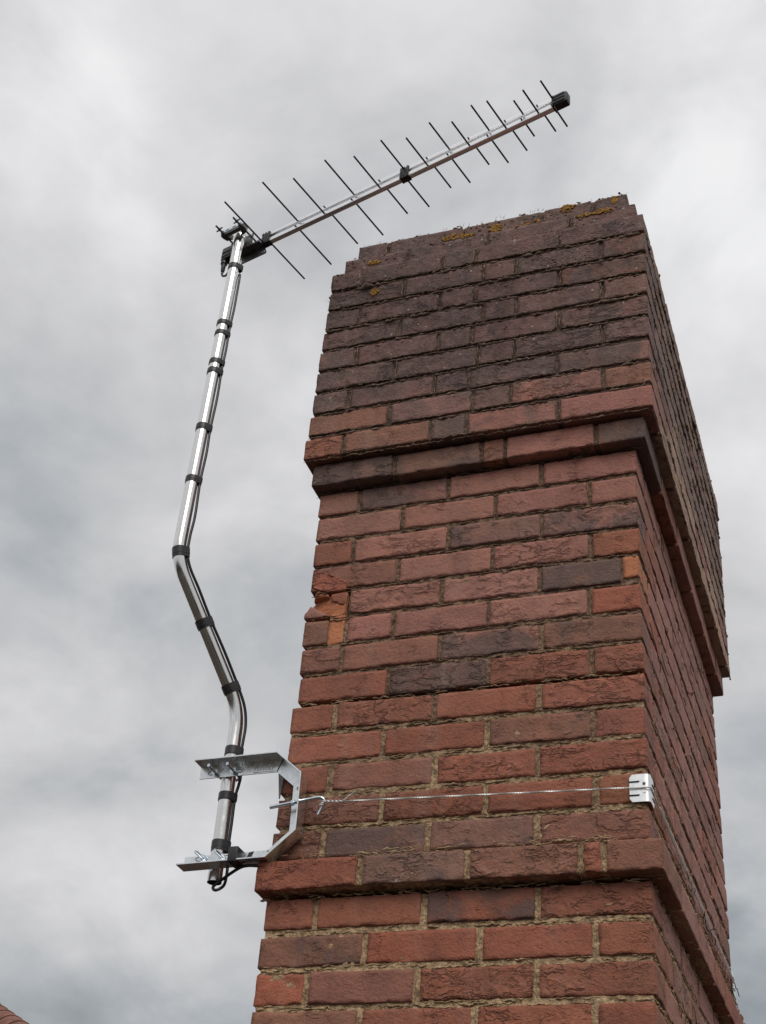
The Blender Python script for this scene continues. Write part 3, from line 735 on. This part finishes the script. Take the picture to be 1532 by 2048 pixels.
# ------------------------------------------------------------------ chimney bracket
YP = -.011
brk = empty('mounting_bracket', (.05, YP, -1.76))
tag(brk, 'shiny angle-steel chimney bracket of half octagon outline holding the pole at the left corner', 'bracket')
OUT = [(-.206, -1.6385), (-.006, -1.636), (.057, -1.690), (.0605, -1.822), (-.003, -1.879), (-.208, -1.884)]
def inset_poly(pl, d):
    """offset an open polyline towards its inner (left-open) side"""
    res = []
    for i, (x, z) in enumerate(pl):
        ns = []
        for a, b_ in ((i - 1, i), (i, i + 1)):
            if 0 <= a and b_ < len(pl):
                dx, dz = pl[b_][0] - pl[a][0], pl[b_][1] - pl[a][1]; L = math.hypot(dx, dz); ns.append((dz / L, -dx / L))
        nx_, nz_ = sum(q[0] for q in ns) / len(ns), sum(q[1] for q in ns) / len(ns); L2 = nx_ * nx_ + nz_ * nz_
        res.append((x + nx_ / L2 * d, z + nz_ / L2 * d))
    return res
INN = inset_poly(OUT, .031); IN2 = inset_poly(OUT, .0026)
names = ['upper_arm', 'back_plate', 'back_plate', 'back_plate', 'lower_arm']
segs = {'upper_arm': [0], 'back_plate': [1, 2, 3], 'lower_arm': [4]}
for nm, ids in segs.items():
    q = MB()
    for i in ids:
        o0, o1, n0, n1, t0, t1 = OUT[i], OUT[i + 1], INN[i], INN[i + 1], IN2[i], IN2[i + 1]
        gp = .0006
        q.prism([o0, o1, n1, n0], YP, YP + .0026, lambda u, v, w_: (u, w_, v))          # flat face
        q.prism([o0, o1, t1, t0], YP - .036, YP - .0001, lambda u, v, w_: (u, w_, v))     # flange towards the viewer
    q.build(nm, M['zinc'], brk, origin=((OUT[ids[0]][0] + OUT[ids[-1] + 1][0]) / 2, YP, (OUT[ids[0]][1] + OUT[ids[-1] + 1][1]) / 2))
for i in (1, 4):     # mitre cuts in the bent steel
    q = MB(); a, b_ = Vector((IN2[i][0], YP - .0006, IN2[i][1])), Vector((INN[i][0], YP - .0006, INN[i][1]))
    q.tube([a, b_], .0009, 5); q.build('mitre_cut', M['rod'], brk, origin=a)
q = MB(); q.prism([(-.016, -1.660), (.012, -1.660), (-.001, -1.682), (-.0045, -1.730), (-.0065, -1.730)], YP + .0030, YP + .0052, lambda u, v, w_: (u, w_, v)); q.build('gusset', M['dark_steel'], brk, origin=(-.015, .004, -1.69))
q = MB()
for a in range(14):
    t0 = a / 14 * 6.283; t1 = (a + 1) / 14 * 6.283
    q.tube([(.041 + .0055 * math.cos(t0), YP - .0004, -1.711 + .0035 * math.sin(t0)), (.041 + .0055 * math.cos(t1), YP - .0004, -1.711 + .0035 * math.sin(t1))], .0009, 5)
q.build('drilled_hole', M['rod'], brk, origin=(.041, YP, -1.711))
# stamped panel with worn illegible raised characters
q = MB(); zc = -1.6560
for (x0, x1, za, zb_) in ((-.074, -.022, -1.6645, -1.6640),): q.tube([(x0, YP - .0002, za), (x1, YP - .0002, za)], .0008, 6)
for k_, x in enumerate((-.072, -.0655, -.059, -.052, -.045, -.038, -.030)):
    q.tube([(x, YP - .0002, -1.6610), (x + .0015, YP - .0004, -1.6525)], .0008, 5)
    if k_ % 2 == 0: q.tube([(x + .0015, YP - .0002, -1.6525), (x + .005, YP - .0002, -1.6540)], .0008, 5)
    else: q.tube([(x + .0005, YP - .0002, -1.6570), (x + .0048, YP - .0002, -1.6605)], .0008, 5)
q.build('stamped_mark', M['zinc'], brk, smooth=True, origin=(-.048, YP, zc))
# U bolts around the mast
for zc in (-1.6575, -1.8590):
    p, t = at_z(zc); y0 = YP - .036; rad = .0225
    path = [(p.x - rad, y0 - .004, zc), (p.x - rad, p.y, zc)] + [(p.x + rad * math.cos(a), p.y + rad * math.sin(a), zc) for a in [math.pi * (1 - k / 12) for k in range(1, 12)]] + [(p.x + rad, p.y, zc), (p.x + rad, y0 - .004, zc)]
    q = MB(); q.tube(path, .0038, 10); ub = q.build('bolt', M['bright_zinc'], brk, smooth=True, origin=(p.x, YP, zc), angle=50)
    for sg in (-1, 1):
        x = p.x + sg * rad
        q = MB(); q.tube([(x, YP - .0092, zc), (x, YP - .0020, zc)], .0078, 6); nt_ = q.build('nut', M['bright_zinc'], ub, origin=(x, YP - .005, zc)); nt_.location = (sg * rad, -.005, 0)
        q = MB(); q.tube([(x, YP - .0019, zc), (x, YP - .0003, zc)], .0085, 18); nt_ = q.build('washer', M['bright_zinc'], ub, origin=(x, YP - .001, zc)); nt_.location = (sg * rad, -.001, 0)
        q = MB(); xs_ = x + sg * .010
        loop = [(xs_ + .009 * math.cos(a), YP - .0003, zc + .0045 * math.sin(a)) for a in [6.2832 * k / 16 for k in range(17)]]
        q.tube(loop, .0008, 5, cap=False); nt_ = q.build('slot_edge', M['rod'], ub, origin=(x, YP, zc)); nt_.location = (sg * rad, 0, 0)
# tape wrap on the lower arm
q = MB(); q.box((-.078, YP - .0166, -1.8672), (.0110, .0200, .0166), None, .0015); q.prism([(-.058, -1.852), (-.047, -1.849), (-.058, -1.880), (-.066, -1.880)], YP - .0012, YP - .0002, lambda u, v, w_: (u, w_, v))
q.build('tape_wrap', M['tape'], brk, smooth=True, origin=(-.076, YP, -1.869), angle=35)

# ------------------------------------------------------------------ hook bolt, lashing wire and corner plates
JB = Vector((.046, -.030, -1.752)); JD = Vector((.110, 0, .0145)).normalized()
path = [JB - JD * .060, JB - JD * .02, JB + JD * .03, JB + JD * .048]
e_ = path[-1]
path += [e_ + Vector((.008, .0, -.0005)), e_ + Vector((.014, .001, -.004)), e_ + Vector((.0165, .003, -.010)), e_ + Vector((.014, .006, -.017)), e_ + Vector((.009, .0075, -.024)), e_ + Vector((.003, .0085, -.036))]
hook = MB(); hook.tube(smooth_path(path, 6), .0042, 12)
hk = empty('hook_bolt', JB)
tag(hk, 'zinc hook bolt passing through the back of the bracket and gripping the lashing wire', 'bolt')
hook.build('shank', M['bright_zinc'], hk, smooth=True, origin=JB, angle=50)
q = MB(); q.tube([JB - JD * -.006, JB - JD * -.012], .0072, 6); q.build('nut', M['bright_zinc'], hk, origin=JB)
q = MB(); q.tube([JB - JD * .004, JB - JD * .010], .0072, 6); q.build('nut', M['bright_zinc'], hk, origin=JB)

HE = e_ + Vector((.0165, .001, -.006))
def twist(a, b_, r, pitch, ph, nper=10):
    a, b_ = Vector(a), Vector(b_); t = (b_ - a); L = t.length; t.normalize(); u = Vector((0, 0, 1)); u = (u - t * u.dot(t)).normalized(); v = t.cross(u)
    n_ = max(2, int(L / pitch * nper))
    return [a + t * (L * k / n_) + u * (r * math.cos(k / nper * 6.2832 + ph)) + v * (r * math.sin(k / nper * 6.2832 + ph)) for k in range(n_ + 1)]
WA = HE + Vector((.040, .004, -.004)); WB = Vector((.752, -.0085, -1.7655)); WC = Vector((W + .0062, -.0065, -1.7670)); WD = Vector((W + .0055, .10, -1.768)); WE = Vector((W + .0065, DEP - .03, -1.770))
lw = MB()
for ph in (0, 2.0944, 4.18879): lw.tube(twist(WA, WB, .00095, .016, ph, 8), .00108, 5)
wrap = [WB, WB.lerp(WC, .6), WC + Vector((-.004, -.002, 0)), WC + Vector((-.0005, .001, 0)), Vector((W + .0068, .012, -1.767)), WD]
lw.tube(smooth_path(wrap, 6), .0015, 8)
sag = [WD, (W + .006, .4, -1.7715), (W + .006, .8, -1.7725), WE]
lw.tube(smooth_path(sag, 8), .0015, 6)
lw.tube(smooth_path([Vector(q_) + Vector((.001, 0, .0055)) for q_ in sag], 8), .0015, 6)
# twisted tail and eye at the hook
for ph in (0, 3.1416): lw.tube(twist(HE + Vector((.005, .001, -.003)), WA, .0022, .017, ph, 10), .0012, 6)
for k_ in range(3):
    c_ = HE + Vector((-.003 - .002 * k_, .003, -.003 - .0045 * k_))
    lw.tube([c_ + Vector((.0065 * math.cos(a), .0062 * math.sin(a), .0012 * math.sin(a * 1.0 + k_))) for a in [6.2832 * k / 14 for k in range(15)]], .0011, 6)
lw.tube(smooth_path([WA + Vector((-.008, 0, 0)), WA + Vector((.004, -.002, .002)), WA + Vector((.016, -.004, .010)), WA + Vector((.031, -.006, .0185))], 5), .0013, 6)
lw.tube(smooth_path([WA + Vector((.020, -.004, .012)), WA + Vector((.032, -.005, .0155))], 4), .0006, 4)
lwo = lw.build('lashing_wire', M['wire'], smooth=True, origin=WA, angle=60)
tag(lwo, 'thin twisted steel lashing wire stretched across the brick face from hook bolt to corner plate', 'wire')

def corner_plate(name, xc, yc, z, sx, sy, label):
    """bent sheet with rounded corners hugging the arris at (xc,yc); sx/sy give the directions of its two wings"""
    o = empty(name, (xc, yc, z)); tag(o, label, 'corner plate')
    hgt, wing, rr = .0295, .041, .007
    prof = [(wing * (1 - k / 8), 0.0) for k in range(7)]
    prof += [(.0085 * (1 - math.sin(a)), .0085 * (1 - math.cos(a))) for a in [math.pi / 2 * k / 6 for k in range(1, 6)]]
    prof += [(0.0, wing * k / 8) for k in range(2, 9)]
    q = MB(); nz_ = 13; n_ = len(prof); g = .0040
    dist_end = lambda i: min(abs(prof[i][0] - wing) if prof[i][1] == 0 else 9, abs(prof[i][1] - wing) if prof[i][0] == 0 else 9)
    for s_ in (0, 1):
        for i, (a, b_) in enumerate(prof):
            d_ = dist_end(i); hh = hgt if d_ >= rr else hgt - (rr - math.sqrt(max(0, rr * rr - (rr - d_) ** 2)))
            hh = max(hh, hgt - rr)
            off_ = g + (.0012 if s_ else 0)
            for j in range(nz_):
                zq = -hh + 2 * hh * j / (nz_ - 1)
                px = xc - sx * off_ + sx * a; py = yc - sy * off_ + sy * b_
                q.v.append((px, py, z + zq))
    N = n_ * nz_
    for i in range(n_ - 1):
        for j in range(nz_ - 1):
            A = i * nz_ + j
            q.f.append((A, A + nz_, A + nz_ + 1, A + 1)); q.f.append((N + A, N + A + 1, N + A + nz_ + 1, N + A + nz_))
    for i in range(n_ - 1):
        for j in (0, nz_ - 1):
            A = i * nz_ + j; q.f.append((A, A + nz_, N + A + nz_, N + A))
    for i in (0, n_ - 1):
        for j in range(nz_ - 1):
            A = i * nz_ + j; q.f.append((A, A + 1, N + A + 1, N + A))
    q.build('bent_plate', M['galv'], o, smooth=True, origin=(xc, yc, z), angle=40)
    for dz in (.0135, -.0155):
        q = MB()
        q.tube([(xc - sx * .0045 + sx * wing, yc - sy * .0056, z + dz), (xc + sx * .018, yc - sy * .0058, z + dz), (xc + sx * .016, yc - sy * .0054, z + dz + .001)], [.0016, .0016, .0008], 8)
        q.build('pressed_slot', M['rod'], o, smooth=True, origin=(xc, yc, z + dz))
        q = MB()
        q.tube([(xc - sx * .0056, yc - sy * .0045 + sy * wing, z + dz), (xc - sx * .0058, yc + sy * .014, z + dz)], .0015, 8)
        q.build('pressed_slot', M['rod'], o, smooth=True, origin=(xc, yc, z + dz))
    q = MB(); q.tube([(xc + sx * .007, yc - sy * .0048, z + .0085), (xc + sx * .007, yc - sy * .0058, z + .0085)], .0032, 14); q.build('punched_hole', M['dark_steel'], o, origin=(xc, yc, z))
    q = MB(); q.tube([(xc + sx * .0065, yc - sy * .0048, z - .0085), (xc + sx * .0065, yc - sy * .0064, z - .0085)], .0030, 14); q.build('raised_tab', M['galv'], o, origin=(xc, yc, z))
    return o
corner_plate('corner_plate', W, 0.0, -1.7655, -1, 1, 'bright folded metal corner plate under the wire at the front right corner')
corner_plate('corner_plate', W, DEP, -1.770, -1, -1, 'folded metal corner plate at the far corner on the right side of the stack')

# ------------------------------------------------------------------ dry creeper stems on the right side
rs = random.Random(21); cs = MB()
for q_ in range(46):
    y = rs.uniform(.05, 1.15); z = rs.uniform(-2.15, -.95); x = W + .0025
    if -1.96 < z < -1.84: continue
    pts = [(x, y, z)]; dy, dz = rs.choice((-1, 1)) * rs.uniform(.3, 1), rs.uniform(-.4, .5)
    for k_ in range(rs.randint(3, 7)):
        y += dy * .022 + rs.gauss(0, .006); z += dz * .012 + rs.gauss(0, .006)
        if y < .01 or y > DEP or -1.955 < z < -1.84: break
        pts.append((x + abs(rs.gauss(0, .0015)), y, z))
    if len(pts) > 2: cs.tube(smooth_path(pts, 3), rs.uniform(.0006, .0012), 4)
for q_ in range(26):
    y = rs.uniform(.2, 1.1); z = -1.845 + rs.uniform(0, .06); pts = [(W + .004 + rs.uniform(0, .02), y, z)]
    for k_ in range(5): y += rs.uniform(.005, .03); pts.append((W + .004 + rs.uniform(0, .012), y, z + rs.gauss(0, .006)))
    cs.tube(smooth_path(pts, 3), rs.uniform(.0006, .0013), 4)
co_ = cs.build('creeper', M['stem'], origin=(W, .6, -1.84)); co_['kind'] = 'stuff'
tag(co_, 'dry brown creeper stems clinging to the right side of the chimney', 'creeper')

# ------------------------------------------------------------------ roof under the chimney (below the frame) and the neighbouring hip roof
def tiled_slope(mb, p0, ux, dn, width, length, rows):
    """overlapping tile courses: p0 top edge start, ux along the eaves, dn down the slope"""
    ux, dn = Vector(ux).normalized(), Vector(dn).normalized(); nrm = ux.cross(dn).normalized()
    if nrm.z < 0: nrm = -nrm
    st_ = length / rows
    for r_ in range(rows):
        a = Vector(p0) + dn * (r_ * st_)
        vs = [a + nrm * .004, a + ux * width + nrm * .004, a + ux * width + dn * st_ * 1.02 + nrm * .026, a + dn * st_ * 1.02 + nrm * .026,
              a - nrm * .02, a + ux * width - nrm * .02, a + ux * width + dn * st_ * 1.02 + nrm * .010, a + dn * st_ * 1.02 + nrm * .010]
        mb.add(vs, [(0, 1, 2, 3), (7, 6, 5, 4), (0, 4, 5, 1), (1, 5, 6, 2), (2, 6, 7, 3), (3, 7, 4, 0)])
house = empty('house', (1.0, .6, -8.6))
tag(house, 'brick house with clay tiled roof carrying the chimney', 'house')
PT = math.radians(38); RZ = -3.25
q = MB()
tiled_slope(q, (-4, .6, RZ), (1, 0, 0), (0, -math.cos(PT), -math.sin(PT)), 9, 5.4, 18); tiled_slope(q, (-4, .6, RZ), (1, 0, 0), (0, math.cos(PT), -math.sin(PT)), 9, 5.4, 18)
ho = q.build('roof', M['dark_tile'], house, origin=(.5, .6, RZ)); ho['kind'] = 'stuff'
q = MB(); e2 = 5.2 * math.cos(PT); ez = RZ - 5.2 * math.sin(PT)
q.prism([(.6 - e2 + .2, -8.7), (.6 + e2 - .2, -8.7), (.6 + e2 - .2, ez - .0), (.6, RZ - .12), (.6 - e2 + .2, ez - .0)], -3.9, 4.9, lambda u, v, w_: (w_, u, v)); q.build('wall', M['wall'], house, origin=(.5, .6, -6))

A = Vector((-4.8441, 6.0, -.1829)); Bp = Vector((-4.0271, 5.18, -.5794)); hd = (Bp - A).normalized()
hip0 = A - hd * 2.6; hip1 = A + hd * 3.2
nb_ = empty('hip_roof_house', (hip1.x - 3, hip1.y + 3, -8.6))
tag(nb_, 'neighbouring roof with a ridge of reddish clay hip tiles at the lower left corner', 'house')
rt_ = .115; Lt = .33; nT = int((hip1 - hip0).length / Lt)
crossh = hd.cross(Vector((0, 0, 1))).normalized(); upn = crossh.cross(hd).normalized()
if upn.z < 0: upn = -upn
for i in range(nT):
    a = hip0 + hd * (i * Lt) - upn * rt_; b_ = a + hd * (Lt - .006)
    q = MB(); N_ = 14; vs = []
    for (pp, r_) in ((a, rt_ - .006), (b_, rt_)):
        for rr_ in (r_, r_ - .016):
            vs += [pp + crossh * (rr_ * math.cos(math.pi * k / N_)) + upn * (rr_ * math.sin(math.pi * k / N_)) for k in range(N_ + 1)]
    n1_ = N_ + 1; fs = []
    for k in range(N_):
        fs += [(k, k + 1, 2 * n1_ + k + 1, 2 * n1_ + k), (n1_ + k, 3 * n1_ + k, 3 * n1_ + k + 1, n1_ + k + 1), (k, n1_ + k, n1_ + k + 1, k + 1), (2 * n1_ + k, 2 * n1_ + k + 1, 3 * n1_ + k + 1, 3 * n1_ + k)]
    fs += [(0, 2 * n1_, 3 * n1_, n1_), (N_, n1_ + N_, 3 * n1_ + N_, 2 * n1_ + N_)]
    q.add(vs, fs); q.build('hip_tile', M['tile'], nb_, smooth=True, origin=a, angle=40)
# the two roof slopes meeting under the hip, down to the eaves
ez = hip1.z - .15
def slope(sgn):
    q = MB(); rows = 14; tot = hip1.z - hip0.z
    for r_ in range(rows):
        t0, t1 = r_ / rows, (r_ + 1.03) / rows
        a0 = hip0.lerp(hip1, t0) - upn * .10; a1 = hip0.lerp(hip1, t1) - upn * .10
        far = Vector((-1, 0, 0)) if sgn < 0 else Vector((0, 1, 0))
        L0, L1 = 4.0 + 4.0 * t0, 4.0 + 4.0 * t1
        vs = [a0 + Vector((0, 0, -.012)), a0 + far * L0 + Vector((0, 0, -.012)), a1 + far * L1 + Vector((0, 0, .012)), a1 + Vector((0, 0, .012)), a0 + Vector((0, 0, -.05)), a0 + far * L0 + Vector((0, 0, -.05)), a1 + far * L1 + Vector((0, 0, -.01)), a1 + Vector((0, 0, -.01))]
        q.add(vs, [(0, 1, 2, 3), (7, 6, 5, 4), (0, 4, 5, 1), (1, 5, 6, 2), (2, 6, 7, 3), (3, 7, 4, 0)])
    so = q.build('roof', M['tile'], nb_, origin=hip0); so['kind'] = 'stuff'
slope(-1); slope(1)
q = MB(); cx_, cy_ = hip1.x - .3, hip1.y + .3
q.box((cx_ - 3.6, cy_ + 3.6, (hip1.z - .2 - 8.7) / 2), (3.6, 3.6, (hip1.z - .2 + 8.7) / 2)); q.build('wall', M['wall'], nb_, origin=(cx_ - 3.6, cy_ + 3.6, -5))
print('bricks as parts', nb)
